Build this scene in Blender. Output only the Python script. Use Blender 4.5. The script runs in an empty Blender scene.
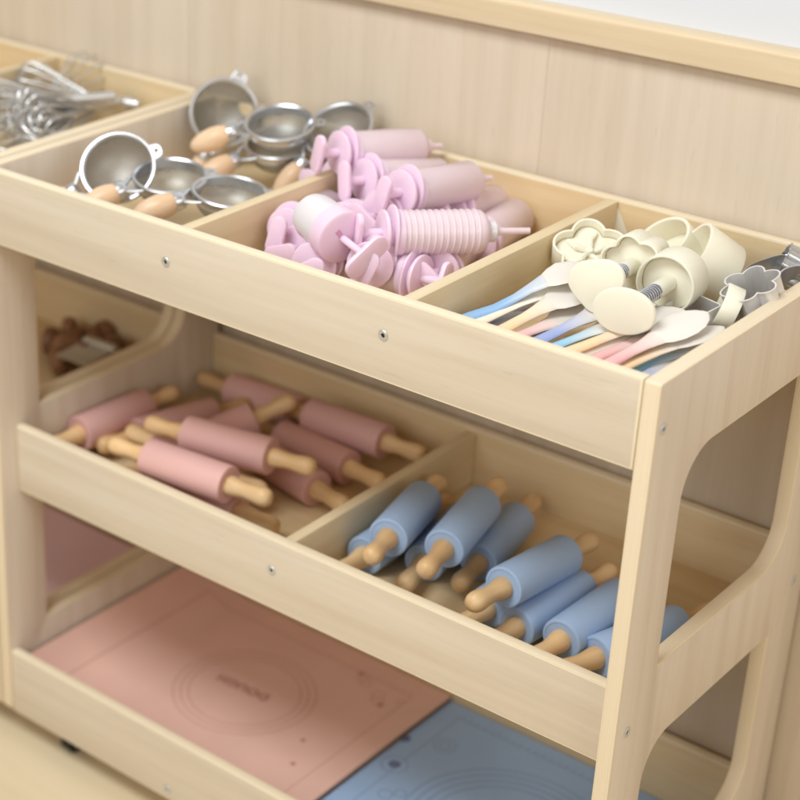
import bpy, bmesh, math, random
from mathutils import Vector, Matrix, Euler
random.seed(7)
scene = bpy.context.scene
COL = scene.collection
PI = math.pi

# ------------------------------------------------------------------ object helpers
def link(name, bm, mats, parent=None, smooth=40):
    me = bpy.data.meshes.new(name)
    bmesh.ops.recalc_face_normals(bm, faces=bm.faces)
    bm.to_mesh(me); bm.free()
    for m in (mats if isinstance(mats, (list, tuple)) else [mats]):
        me.materials.append(m)
    if smooth:
        me.shade_smooth()
        me.set_sharp_from_angle(angle=math.radians(smooth))
    o = bpy.data.objects.new(name, me); COL.objects.link(o)
    if parent: o.parent = parent
    return o

def tag(o, label=None, cat=None, group=None, kind=None):
    if label: o['label'] = label
    if cat: o['category'] = cat
    if group: o['group'] = group
    if kind: o['kind'] = kind
    return o

def thing(name, label, cat, group=None):
    o = bpy.data.objects.new(name, None); COL.objects.link(o)
    o.empty_display_size = 0.02
    return tag(o, label, cat, group)

def copy_tree(root, label=None):
    r = root.copy(); COL.objects.link(r)
    if label: r['label'] = label
    for ch in list(root.children):
        c = ch.copy(); COL.objects.link(c); c.parent = r
        for g in list(ch.children):
            d = g.copy(); COL.objects.link(d); d.parent = c
    return r

def frame(origin, xdir, zhint=(0, 0, 1)):
    """local x along xdir, local z as near zhint as it can be"""
    x = Vector(xdir).normalized(); z = Vector(zhint)
    y = z.cross(x)
    if y.length < 1e-5: y = Vector((0, 1, 0)).cross(x)
    y.normalize(); z = x.cross(y).normalized()
    m = Matrix((x, y, z)).transposed().to_4x4()
    m.translation = Vector(origin)
    return m

def zframe(origin, zdir, xhint=(1, 0, 0)):
    z = Vector(zdir).normalized(); x = Vector(xhint)
    x = (x - z * x.dot(z)).normalized(); y = z.cross(x)
    m = Matrix((x, y, z)).transposed().to_4x4(); m.translation = Vector(origin)
    return m

# ------------------------------------------------------------------ mesh helpers
def loops_to_faces(bm, a, b, mi=0):
    n = len(a)
    for i in range(n):
        f = bm.faces.new((a[i], a[(i + 1) % n], b[(i + 1) % n], b[i])); f.material_index = mi

def area2(pts):
    return sum(pts[i][0] * pts[(i + 1) % len(pts)][1] - pts[(i + 1) % len(pts)][0] * pts[i][1] for i in range(len(pts)))

def inset(pts, d):
    """move a closed outline by d to its left (inside when counter-clockwise)"""
    n = len(pts); out = []
    for i in range(n):
        p0, p1, p2 = Vector(pts[i - 1]), Vector(pts[i]), Vector(pts[(i + 1) % n])
        a = (p1 - p0).normalized(); b = (p2 - p1).normalized()
        na, nb = Vector((-a.y, a.x)), Vector((-b.y, b.x))
        k = na + nb
        k = k / max(0.35, k.dot(na)) if k.length > 1e-6 else na
        out.append(p1 + k * d)
    return out

def plate(bm, outer, holes, w, lo, hi, bev=0.002, cap=0, edge=0):
    """a board: 2-D outline with holes, from lo to hi along its thickness, rounded edges. w(u, v, t) -> 3-D"""
    if area2(outer) < 0: outer = outer[::-1]
    holes = [h if area2(h) < 0 else h[::-1] for h in holes]
    rows = [(bev, lo), (bev * .29, lo + bev * .29), (0, lo + bev), (0, hi - bev), (bev * .29, hi - bev * .29), (bev, hi)]
    ends = ([], [])
    for lp in [outer] + holes:
        rings = []
        for d, t in rows:
            rings.append([bm.verts.new(w(q[0], q[1], t)) for q in inset(lp, d)])
        for a, b in zip(rings, rings[1:]): loops_to_faces(bm, a, b, edge)
        ends[0].append(rings[0]); ends[1].append(rings[-1])
    for loops in ends:
        if len(loops) == 1:
            f = bm.faces.new(loops[0]); f.material_index = cap
        else:
            es = []
            for r in loops:
                for i in range(len(r)):
                    e = bm.edges.get((r[i], r[(i + 1) % len(r)])); es.append(e)
            res = bmesh.ops.triangle_fill(bm, edges=es, use_beauty=True)
            for g in res['geom']:
                if isinstance(g, bmesh.types.BMFace): g.material_index = cap

def rounded(pts, radii, seg=8):
    """outline with rounded corners"""
    n = len(pts); out = []
    for i in range(n):
        p0, p1, p2 = Vector(pts[i - 1]), Vector(pts[i]), Vector(pts[(i + 1) % n])
        r = radii[i]
        if r <= 0: out.append(tuple(p1)); continue
        a = (p0 - p1).normalized(); b = (p2 - p1).normalized()
        ang = a.angle(b); d = r / math.tan(ang / 2)
        c = p1 + (a + b).normalized() * (r / math.sin(ang / 2))
        s = p1 + a * d; e = p1 + b * d
        v0 = s - c; v1 = e - c; th = v0.angle(v1); sg = 1 if v0.x * v1.y - v0.y * v1.x > 0 else -1
        for k in range(seg + 1):
            q = sg * th * k / seg
            out.append((c.x + v0.x * math.cos(q) - v0.y * math.sin(q), c.y + v0.x * math.sin(q) + v0.y * math.cos(q)))
    return out

def rect(u0, v0, u1, v1, r=0.0, seg=5):
    return rounded([(u0, v0), (u1, v0), (u1, v1), (u0, v1)], [r] * 4, seg) if r else [(u0, v0), (u1, v0), (u1, v1), (u0, v1)]

def board(bm, lo, hi, axis, bev=0.002, cap=0, edge=0):
    """box whose thickness runs along axis"""
    a, b = [i for i in range(3) if i != axis]
    def w(u, v, t):
        p = [0, 0, 0]; p[a] = u; p[b] = v; p[axis] = t
        return p
    plate(bm, rect(lo[a], lo[b], hi[a], hi[b]), [], w, lo[axis], hi[axis], bev, cap, edge)

def lathe(bm, prof, M=Matrix(), n=28, sx=1, sy=1, mi=0, closed=False):
    """prof: (radius, height) along local z"""
    rings = []
    for r, h in prof:
        if r < 1e-6: rings.append([bm.verts.new(M @ Vector((0, 0, h)))])
        else: rings.append([bm.verts.new(M @ Vector((r * sx * math.cos(2 * PI * i / n), r * sy * math.sin(2 * PI * i / n), h))) for i in range(n)])
    pairs = list(zip(rings, rings[1:])) + ([(rings[-1], rings[0])] if closed else [])
    for a, b in pairs:
        if len(a) == 1 and len(b) == 1: continue
        if len(a) == 1 or len(b) == 1:
            c, r = (a[0], b) if len(a) == 1 else (b[0], a)
            for i in range(n):
                f = bm.faces.new((c, r[i], r[(i + 1) % n])); f.material_index = mi
        else: loops_to_faces(bm, a, b, mi)

def tube(bm, pts, rad, n=8, closed=False, flat=1.0, mi=0, up=(0, 0, 1)):
    pts = [Vector(p) for p in pts]; m = len(pts); rings = []
    for i, p in enumerate(pts):
        if closed: d = pts[(i + 1) % m] - pts[i - 1]
        else: d = pts[min(i + 1, m - 1)] - pts[max(i - 1, 0)]
        d.normalize()
        s = d.cross(Vector(up))
        if s.length < 1e-4: s = d.cross(Vector((1, 0.1, 0)))
        s.normalize(); t = s.cross(d)
        r = rad[i] if isinstance(rad, (list, tuple)) else rad
        rings.append([bm.verts.new(p + (s * math.cos(2 * PI * k / n) + t * math.sin(2 * PI * k / n) * flat) * r) for k in range(n)])
    for a, b in zip(rings, rings[1:]): loops_to_faces(bm, a, b, mi)
    if closed: loops_to_faces(bm, rings[-1], rings[0], mi)
    else:
        for r in (rings[0], rings[-1]):
            f = bm.faces.new(r); f.material_index = mi

def band(bm, outline, h0, h1, th, flare=0.0):
    """a strip of sheet bent to a closed outline; its top edge rolled outwards by flare"""
    if area2(outline) < 0: outline = outline[::-1]
    rows = [(0, h0), (0, h1)] if not flare else [(0, h0), (0, h1 - .002), (-flare, h1 - .001), (-flare, h1)]
    outs = [[bm.verts.new((q.x, q.y, z)) for q in inset(outline, d)] for d, z in rows]
    ins = [[bm.verts.new((q.x, q.y, z)) for q in inset(outline, th)] for z in (h1, h0)]
    seq = outs + ins
    for a, b in zip(seq, seq[1:] + seq[:1]): loops_to_faces(bm, a, b)

# ------------------------------------------------------------------ materials
def mat(name):
    m = bpy.data.materials.new(name); m.use_nodes = True
    nt = m.node_tree; b = nt.nodes['Principled BSDF']
    return m, nt, b

def node(nt, t, **kw):
    n = nt.nodes.new(t)
    for k, v in kw.items():
        if k in ('op',): n.operation = v
        else: n.inputs[k].default_value = v
    return n

def lin(c):
    return tuple((x / 255 / 12.92) if x / 255 <= .04045 else ((x / 255 + .055) / 1.055) ** 2.4 for x in c) + (1,)

def math_(nt, op, a, b=None, c=None):
    n = nt.nodes.new('ShaderNodeMath'); n.operation = op
    for i, x in enumerate((a, b, c)):
        if x is None: continue
        if hasattr(x, 'is_output'): nt.links.new(x, n.inputs[i])
        else: n.inputs[i].default_value = x
    return n.outputs[0]

def mix(nt, fac, a, b, mode='MIX'):
    n = nt.nodes.new('ShaderNodeMix'); n.data_type = 'RGBA'; n.blend_type = mode
    for i, x in ((0, fac), (6, a), (7, b)):
        if hasattr(x, 'is_output'): nt.links.new(x, n.inputs[i])
        else: n.inputs[i].default_value = x
    return n.outputs[2]

def coords(nt, scale=(1, 1, 1), kind='Object', loc=(0, 0, 0)):
    t = nt.nodes.new('ShaderNodeTexCoord'); mp = nt.nodes.new('ShaderNodeMapping')
    mp.inputs['Scale'].default_value = scale; mp.inputs['Location'].default_value = loc
    nt.links.new(t.outputs[kind], mp.inputs['Vector'])
    return mp.outputs[0]

def noise(nt, vec, scale=5, detail=4, rough=.55):
    n = nt.nodes.new('ShaderNodeTexNoise'); n.inputs['Scale'].default_value = scale
    n.inputs['Detail'].default_value = detail; n.inputs['Roughness'].default_value = rough
    nt.links.new(vec, n.inputs['Vector'])
    return n.outputs['Fac']

def ramp(nt, fac, stops):
    r = nt.nodes.new('ShaderNodeValToRGB')
    while len(r.color_ramp.elements) < len(stops): r.color_ramp.elements.new(.5)
    for e, (p, c) in zip(r.color_ramp.elements, stops): e.position = p; e.color = c
    nt.links.new(fac, r.inputs[0]); return r.outputs[0]

def bump(nt, b, h, strength=.1, dist=.001):
    n = nt.nodes.new('ShaderNodeBump'); n.inputs['Strength'].default_value = strength; n.inputs['Distance'].default_value = dist
    nt.links.new(h, n.inputs['Height']); nt.links.new(n.outputs[0], b.inputs['Normal'])

def wood(name, c0, c1, c2, axis, rough=.42, streak=1.0, knots=.5, vary=0):
    """pale sheet wood, grain along axis"""
    m, nt, b = mat(name)
    st = [34.0, 34.0, 34.0]; st[axis] = 1.6
    v = coords(nt, st)
    n1 = noise(nt, v, 1.0, 5, .6)
    st2 = [210.0, 210.0, 210.0]; st2[axis] = 7
    n2 = noise(nt, coords(nt, st2), 1.0, 3, .6)
    st3 = [5.0, 5.0, 5.0]; st3[axis] = 1.2
    n3 = noise(nt, coords(nt, st3, loc=(3.1, 1.7, .4)), 1.0, 3, .5)
    col = ramp(nt, n1, [(.32, lin(c0)), (.5, lin(c1)), (.7, lin(c2))])
    fine = math_(nt, 'MULTIPLY_ADD', n2, .14 * streak, .93 - 0.0 * streak)
    cl = math_(nt, 'MULTIPLY_ADD', n3, .20 * knots, 1.0 - .10 * knots)
    st4 = [260.0, 260.0, 260.0]; st4[axis] = 22
    fl = noise(nt, coords(nt, st4, loc=(.7, 2.3, 5.1)), 1.0, 2, .5)
    fleck = nt.nodes.new('ShaderNodeMapRange'); fleck.inputs['From Min'].default_value = .66; fleck.inputs['From Max'].default_value = .78
    fleck.inputs['To Min'].default_value = 1.0; fleck.inputs['To Max'].default_value = .90
    nt.links.new(fl, fleck.inputs['Value'])
    tone = math_(nt, 'MULTIPLY', math_(nt, 'MULTIPLY', fine, cl), fleck.outputs[0])
    if vary:                                             # each turned piece its own tone
        oi = nt.nodes.new('ShaderNodeObjectInfo')
        tone = math_(nt, 'MULTIPLY', tone, math_(nt, 'MULTIPLY_ADD', oi.outputs['Random'], vary, 1 - vary / 2))
    cb = nt.nodes.new('ShaderNodeCombineColor')
    st5 = [7.0, 7.0, 7.0]; st5[axis] = 2.2
    hue = math_(nt, 'MULTIPLY_ADD', noise(nt, coords(nt, st5, loc=(9, 4, 1)), 1.0, 3, .5), .06, .97)
    nt.links.new(tone, cb.inputs[0]); nt.links.new(math_(nt, 'MULTIPLY', tone, hue), cb.inputs[1])
    nt.links.new(math_(nt, 'MULTIPLY', tone, math_(nt, 'MULTIPLY', hue, hue)), cb.inputs[2])
    nt.links.new(mix(nt, 1.0, col, cb.outputs[0], 'MULTIPLY'), b.inputs['Base Color'])
    b.inputs['Roughness'].default_value = rough
    b.inputs['Specular IOR Level'].default_value = .35
    bump(nt, b, n2, .12, .0004)
    return m

def ply(name, axis, c0, c1, c2, pitch=.0066):
    """cut edge of plywood, layers stacked along axis"""
    m, nt, b = mat(name)
    sep = nt.nodes.new('ShaderNodeSeparateXYZ'); nt.links.new(coords(nt), sep.inputs[0])
    wob = noise(nt, coords(nt, (14, 14, 14)), 1, 2)
    p = math_(nt, 'MULTIPLY_ADD', wob, .0016, sep.outputs[axis])
    fr = math_(nt, 'FRACT', math_(nt, 'DIVIDE', p, pitch))
    tri = math_(nt, 'ABSOLUTE', math_(nt, 'SUBTRACT', fr, .5))
    col = ramp(nt, tri, [(.1, lin(c1)), (.26, lin(c0)), (.42, lin(c0)), (.5, lin(c2))])
    fleck = noise(nt, coords(nt, (150, 150, 60)), 1, 3)
    col = mix(nt, math_(nt, 'MULTIPLY', fleck, .3), col, lin(c2))
    nt.links.new(col, b.inputs['Base Color']); b.inputs['Roughness'].default_value = .5
    b.inputs['Specular IOR Level'].default_value = .3
    return m

def plain(name, c, rough=.5, metal=0, var=.06, scale=30, bumpy=0.0, spec=.5, sss=0, vary=0):
    m, nt, b = mat(name)
    n = noise(nt, coords(nt), scale, 4)
    col = mix(nt, math_(nt, 'MULTIPLY_ADD', n, 2 * var, .5 - var), lin([x * .86 for x in c]), lin([min(255, x * 1.1) for x in c]))
    if vary:
        oi = nt.nodes.new('ShaderNodeObjectInfo'); hs = nt.nodes.new('ShaderNodeHueSaturation')
        nt.links.new(math_(nt, 'MULTIPLY_ADD', oi.outputs['Random'], vary, 1 - vary / 2), hs.inputs['Value'])
        nt.links.new(col, hs.inputs['Color']); col = hs.outputs[0]
    nt.links.new(col, b.inputs['Base Color'])
    r = math_(nt, 'MULTIPLY_ADD', n, .16, rough - .08); nt.links.new(r, b.inputs['Roughness'])
    b.inputs['Metallic'].default_value = metal; b.inputs['Specular IOR Level'].default_value = spec
    if sss:
        b.inputs['Subsurface Weight'].default_value = sss; b.inputs['Subsurface Radius'].default_value = (.012, .008, .006); b.inputs['Subsurface Scale'].default_value = 1.0
    if bumpy: bump(nt, b, noise(nt, coords(nt), 900, 2), bumpy, .0003)
    return m

BIRCH = [(206, 192, 172), (214, 201, 182), (219, 208, 192)]
W_X = wood('birch_grain_lengthwise', *BIRCH, 0, .42, .45, .35)
W_Y = wood('birch_grain_depthwise', (212, 190, 152), (220, 201, 165), (226, 210, 178), 1, .42, .6, .5)  # divider birch, warm bounced shade of the compartments put into its colour
W_IN = wood('birch_inside_boards', (212, 186, 144), (220, 196, 156), (226, 206, 168), 0, .42, .6, .5)  # same birch made warmer, shade inside the trays painted into the tone
W_Z = wood('birch_grain_upright', (213, 199, 182), (220, 208, 193), (225, 215, 201), 2, .42, .7, .3)
P_X = ply('plywood_edge_panel', 0, (228, 214, 189), (225, 209, 181), (219, 200, 170))
P_Y = ply('plywood_edge_rail', 1, (232, 220, 195), (229, 215, 188), (222, 205, 174))
VENEER = wood('wall_veneer', (204, 189, 168), (210, 195, 175), (215, 201, 182), 2, .5, .45, .3)
TRIMW = wood('trim_wood', (212, 191, 157), (219, 200, 168), (225, 208, 179), 0, .4, .6)
HANDLE = wood('turned_beech', (210, 172, 122), (222, 187, 140), (230, 200, 156), 0, .42, 1.2, 1.2, .26)
HANDLE2 = wood('varnished_beech', (222, 184, 146), (229, 196, 162), (235, 208, 178), 0, .35, 1.2, 1.2, .2)
PINK = plain('pink_silicone', (216, 172, 168), .55, 0, .05, 25, .15, .35, 0, .12)
BLUE = plain('blue_silicone', (164, 191, 228), .5, 0, .05, 25, .15, .35, 0, .12)
STEEL = plain('polished_steel', (214, 217, 223), .3, .92, .1, 20)
STEEL2 = plain('brushed_steel', (216, 217, 218), .38, .8, .08, 40)
TIN = plain('tinplate_sheet', (232, 233, 234), .4, .5, .1, 14)
DARK = plain('recess_shade', (34, 28, 22), .6)
RUBBER = plain('black_rubber', (26, 24, 24), .6)
PPINK = plain('pink_plastic', (244, 208, 228), .38, 0, .03, 20, 0, .45, .35)
PWHITE = plain('white_plastic', (226, 222, 226), .25, 0, .03, 20, 0, .5)
CREAM = plain('cream_plastic', (250, 237, 215), .42, 0, .04, 20, 0, .4, .25)

def clear_pink():
    m, nt, b = mat('clear_pink_plastic')
    n = noise(nt, coords(nt), 30, 2)
    nt.links.new(mix(nt, n, lin((247, 222, 232)), lin((250, 234, 241))), b.inputs['Base Color'])
    b.inputs['Roughness'].default_value = .1
    b.inputs['Transmission Weight'].default_value = 0.0
    b.inputs['IOR'].default_value = 1.4
    b.inputs['Alpha'].default_value = .72
    b.inputs['Subsurface Weight'].default_value = .1; b.inputs['Subsurface Radius'].default_value = (.02, .014, .014); b.inputs['Subsurface Scale'].default_value = 1.0
    return m
CPINK = clear_pink()

def sieve():
    m, nt, b = mat('woven_steel_mesh')
    v = coords(nt, (1, 1, 1))
    sep = nt.nodes.new('ShaderNodeSeparateXYZ'); nt.links.new(v, sep.inputs[0])
    a = math_(nt, 'ABSOLUTE', math_(nt, 'SINE', math_(nt, 'MULTIPLY', sep.outputs[0], 1500)))
    c = math_(nt, 'ABSOLUTE', math_(nt, 'SINE', math_(nt, 'MULTIPLY', sep.outputs[1], 1500)))
    g = math_(nt, 'MINIMUM', a, c)
    nt.links.new(math_(nt, 'MULTIPLY_ADD', math_(nt, 'LESS_THAN', g, .62), .62, .3), b.inputs['Alpha'])
    b.inputs['Base Color'].default_value = lin((158, 156, 150)); b.inputs['Metallic'].default_value = .5
    b.inputs['Roughness'].default_value = .42
    bump(nt, b, g, .3, .0003)
    return m
SIEVE = sieve()

# ------------------------------------------------------------------ the room behind
def quad(name, pts, m, label, kind='structure'):
    bm = bmesh.new(); bm.faces.new([bm.verts.new(p) for p in pts])
    return tag(link(name, bm, m, smooth=0), label, None, None, kind)

def floor_mat():
    m, nt, b = mat('pale_wood_floor')
    n = noise(nt, coords(nt, (1.2, 14, 1)), 1, 5)
    n2 = noise(nt, coords(nt, (8, 120, 1)), 1, 3)
    col = ramp(nt, n, [(.3, lin((218, 202, 170))), (.7, lin((228, 214, 186)))])
    col = mix(nt, math_(nt, 'MULTIPLY', n2, .25), col, lin((208, 188, 152)))
    nt.links.new(col, b.inputs['Base Color']); b.inputs['Roughness'].default_value = .4
    return m
WALLY = .478
quad('floor', [(-6, -6, 0), (6, -6, 0), (6, WALLY + .1, 0), (-6, WALLY + .1, 0)], floor_mat(), 'pale wood floor under the shelf units')
white = plain('white_wall_paint', (216, 220, 228), .7, 0, .03, 6)
quad('wall', [(-6, WALLY + .012, 1.0), (6, WALLY + .012, 1.0), (6, WALLY + .012, 3.2), (-6, WALLY + .012, 3.2)], white, 'white painted wall above the wooden panelling')
bm = bmesh.new()
for k in range(-9, 8):       # veneer boards with fine joints
    x0 = .531 + k * .61
    board(bm, (x0 + .0001, WALLY, 0.001), (x0 + .6098, WALLY + .01, 1.078), 1, .0004)
tag(link('wall_panelling', bm, VENEER), 'pale veneer panelling with upright grain behind the shelf units', None, None, 'structure')
bm = bmesh.new()
plate(bm, rounded([(WALLY - .016, 1.078), (WALLY + .012, 1.078), (WALLY + .012, 1.116), (WALLY - .016, 1.116)], [.003, 0.001, .001, .007], 5), [],
      lambda u, v, t: (t, u, v), -6, 6, .001)
tag(link('wall_trim', bm, TRIMW), 'wooden capping rail along the top of the panelling', None, None, 'structure')

# ------------------------------------------------------------------ the shelf unit
Wd, T, D = .95, .0197, .466
Z = dict(top=.8995, toplow=.797, topfloor=.815, mid=.5155, midlow=.413, midfloor=.434, bot=.153, botlow=.046, botfloor=.056)
RT = .0155
def screw(u, v, w, parent, dirv):
    bm = bmesh.new(); M = zframe((u, v, w), dirv, (0, 0, 1) if abs(dirv[2]) < .5 else (1, 0, 0))
    lathe(bm, [(0.0, .0002), (.0024, .0002), (.0029, .0012), (.0056, .0012), (.0064, .0005), (.0064, -.001)], M, 18)
    o = link('screw', bm, STEEL2, parent)
    bm = bmesh.new(); lathe(bm, [(0, .0004), (.0027, .0004), (.0027, -.0003)], M, 6)
    link('socket', bm, DARK, o)  # dark disc, the hole's shade put into its colour
    return o

def make_shelf(label):
    root = thing('shelf_unit', label, 'shelf', 'wooden shelf units along the wall')
    outer = rounded([(0, .046), (D, .046), (D, Z['top']), (0, Z['top'])], [.012, .012, .004, .004], 4)
    up = rounded([(.0805, .533), (.385, .533), (.385, .790), (.0805, .790)], [.003, .052, .003, .056], 10)
    dn = rounded([(.0805, .180), (.383, .180), (.383, .422), (.0805, .422)], [.003, .052, .003, .052], 10)
    for x0 in (-T, Wd):
        bm = bmesh.new()
        plate(bm, outer, [up, dn], lambda u, v, t: (t, u, v), x0, x0 + T, .0028, 0, 1)
        link('end_panel', bm, [W_Z, P_X], root)
    e = .0004
    def part(name, lo, hi, axis, mats, bev=.0024):
        bm = bmesh.new(); board(bm, lo, hi, axis, bev, 0, 1); return link(name, bm, mats, root)
    # three trays: front rail, back rail, bottom board
    for (y0, hi, low, fl) in ((0.0006, 'top', 'toplow', 'topfloor'), (.031, 'mid', 'midlow', 'midfloor'), (.004, 'bot', 'botlow', 'botfloor')):
        lift = {'top': 0, 'mid': .004, 'bot': .009}[hi]
        part('front_rail', (e, y0, Z[low]), (Wd - e, y0 + RT, Z[hi]), 1, [W_X, P_Y], .003)
        part('back_rail', (e, D - .016, Z[low] + .012), (Wd - e, D - .0005, Z[hi] + lift), 1, [W_IN, P_Y], .003)
        part('tray_board', (e, y0 + RT + e, Z[fl] - .010), (Wd - e, D - .0165, Z[fl]), 2, [W_IN, P_Y], .0008)
    for x in (.3235, .6485):
        part('divider', (x, .0006 + RT + e, Z['topfloor'] + e), (x + .0175, D - .0165, Z['top'] - .0015), 0, [W_Y, W_Y], .0022)
    part('divider', (.4735, .031 + RT + e, Z['midfloor'] + e), (.4735 + .0165, D - .0165, Z['mid'] - .002), 0, [W_Y, W_Y], .0022)
    for x, z in ((.314, .853), (.637, .853)): screw(x, .0004, z, root, (0, -1, 0))
    screw(.466, .0308, .470, root, (0, -1, 0)); screw(.313, .0038, .064, root, (0, -1, 0))
    for y, z in ((.015, .846), (.026, .473), (.436, .479), (.02, .075)):
        screw(Wd + T + .0002, y, z, root, (1, 0, 0)); screw(-T - .0002, y, z, root, (-1, 0, 0))
    for x, y in ((.09, .042), (.86, .042), (.09, .40), (.86, .40)):
        bm = bmesh.new()
        board(bm, (x - .020, y - .018, .0405), (x + .020, y + .018, .0455), 2, .001)
        for s in (-1, 1): board(bm, (x - .0135 * 1 - .001 if s < 0 else x + .0125, y - .010, .014), (x - .0125 if s < 0 else x + .0145, y + .010, .042), 0, .0005)
        c = link('caster', bm, STEEL2, root)
        bm = bmesh.new()
        lathe(bm, [(0, -.0105), (.016, -.0105), (.0198, -.008), (.0198, .008), (.016, .0105), (0, .0105)], frame((x, y, .0198), (0, 0, 1), (1, 0, 0)), 24)
        link('wheel', bm, RUBBER, c)
    return root
unit = make_shelf('birch plywood shelf on casters holding rolling pins, syringes and cutters')
unit2 = copy_tree(unit, 'birch plywood shelf cut by the left edge of the photo, holding wire whisks')
unit2.location = (-(Wd + 2 * T) - .003, 0, 0)

# ------------------------------------------------------------------ rolling pins
def make_pin(name, m, label, cat, group):
    root = thing(name, label, cat, group)
    bm = bmesh.new(); M = frame((0, 0, 0), (0, 0, 1), (1, 0, 0)) if 0 else Matrix.Rotation(PI / 2, 4, 'Y')
    h, r = .066, .0262
    lathe(bm, [(.0135, -h + .0012), (.0215, -h + .0008), (.0222, -h), (r - .0022, -h), (r - .0006, -h + .0007), (r, -h + .0024), (r, h - .0024), (r - .0006, h - .0007), (r - .0022, h), (.0222, h), (.0215, h - .0008), (.0135, h - .0012)], M, 40)
    link('barrel', bm, m, root)
    for s in (-1, 1):
        bm = bmesh.new(); M = Matrix.Rotation(s * PI / 2, 4, 'Y')
        prof = [(0, h - .004), (.0132, h - .004), (.0138, h + .001), (.0138, h + .005), (.0128, h + .011), (.0116, h + .018), (.0108, h + .025), (.0110, h + .032), (.0120, h + .040), (.0128, h + .047), (.0131, h + .053), (.0123, h + .0585), (.0100, h + .063), (.0055, h + .0655), (0, h + .0662)]
        lathe(bm, prof, M, 24)
        link('handle', bm, HANDLE, root)
    return root
def lay(o, a, b, roll=0):
    a, b = Vector(a), Vector(b)
    o.matrix_world = frame((a + b) / 2, b - a) @ Matrix.Rotation(roll, 4, 'X')

proto = {}
for kind, (m, g) in dict(blue=(BLUE, 'blue rolling pins in the middle tray'), pink=(PINK, 'pink rolling pins in the middle tray')).items():
    proto[kind] = make_pin('rolling_pin', m, '', 'rolling pin', g)
used = set()
PINS = [
    ('blue', (0.5703, 0.1306, 0.5146), (0.5356, 0.2576, 0.5054), 'blue rolling pin nearest the divider, resting on another one'),
    ('blue', (0.6378, 0.1546, 0.515), (0.6094, 0.2835, 0.515), 'blue rolling pin second from the divider, raised high with both handles showing'),
    ('blue', (0.6403, 0.2345, 0.4605), (0.6153, 0.3642, 0.4605), 'blue rolling pin lying low in shade between two raised blue pins'),
    ('blue', (0.7413, 0.128, 0.5149), (0.7479, 0.2595, 0.5051), 'blue rolling pin lying on top with its pale handle over the front rail'),
    ('blue', (0.7568, 0.1406, 0.4605), (0.7694, 0.272, 0.4605), 'blue rolling pin just below the raised pale-handled one'),
    ('blue', (0.8191, 0.1385, 0.47), (0.824, 0.2704, 0.47), 'blue rolling pin partly behind the front leg of the shelf'),
    ('blue', (0.8624, 0.1486, 0.4605), (0.9, 0.2752, 0.4605), 'blue rolling pin nearest the end panel, its rear end showing right of the front leg'),
    ('blue', (0.5215, 0.1501, 0.4605), (0.5185, 0.282, 0.4605), 'blue rolling pin squeezed low against the divider, mostly hidden'),
    ('blue', (0.5892, 0.186, 0.4605), (0.5623, 0.3152, 0.4605), 'blue rolling pin at the bottom, hidden under the second pin from the divider'),
    ('blue', (0.7075, 0.152, 0.4605), (0.7103, 0.284, 0.4605), 'blue rolling pin at the bottom, only a rim showing under the pale-handled one'),
    ('pink', (0.2113, 0.0784, 0.522), (0.3426, 0.0915, 0.522), 'pink rolling pin lying on top along the front rail with a pale left handle'),
    ('pink', (0.2066, 0.1599, 0.525), (0.3359, 0.1866, 0.525), 'pink rolling pin on top in the middle of the heap, both handles showing'),
    ('pink', (0.1965, 0.1202, 0.4605), (0.3283, 0.128, 0.4605), 'pink rolling pin low behind the front rail, under the foremost top pin'),
    ('pink', (0.1411, 0.1778, 0.478), (0.273, 0.1729, 0.478), 'pink rolling pin wedged under the two top pins, its right handle sticking out'),
    ('pink', (0.0274, 0.1287, 0.475), (0.033, 0.2606, 0.475), 'pink rolling pin against the left end panel, pointing to the back corner'),
    ('pink', (0.0733, 0.2011, 0.4605), (0.1085, 0.3283, 0.4605), 'pink rolling pin lying at an angle behind the left handles of the top pins'),
    ('pink', (0.0721, 0.413, 0.4605), (0.2041, 0.4173, 0.4605), 'pink rolling pin by the back rail in the far left corner'),
    ('pink', (0.253, 0.3758, 0.49), (0.3849, 0.3811, 0.49), 'pink rolling pin by the back rail next to the divider'),
    ('pink', (0.2301, 0.339, 0.4605), (0.3618, 0.3291, 0.4605), 'dark shaded pink rolling pin in front of the one beside the divider'),
    ('pink', (0.1362, 0.2036, 0.4488), (0.2041, 0.3074, 0.4937), 'pink rolling pin crossing under the two top pins, only a slanting handle showing behind them'),
    ('pink', (0.2375, 0.2779, 0.4605), (0.3666, 0.2504, 0.4605), 'pink rolling pin with only its right end and handle showing beside the divider'),
]
for i, (kind, a, b, label) in enumerate(PINS):
    o = proto[kind] if kind not in used else copy_tree(proto[kind])
    used.add(kind); o['label'] = label
    lay(o, a, b, i * 1.3)

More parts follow.
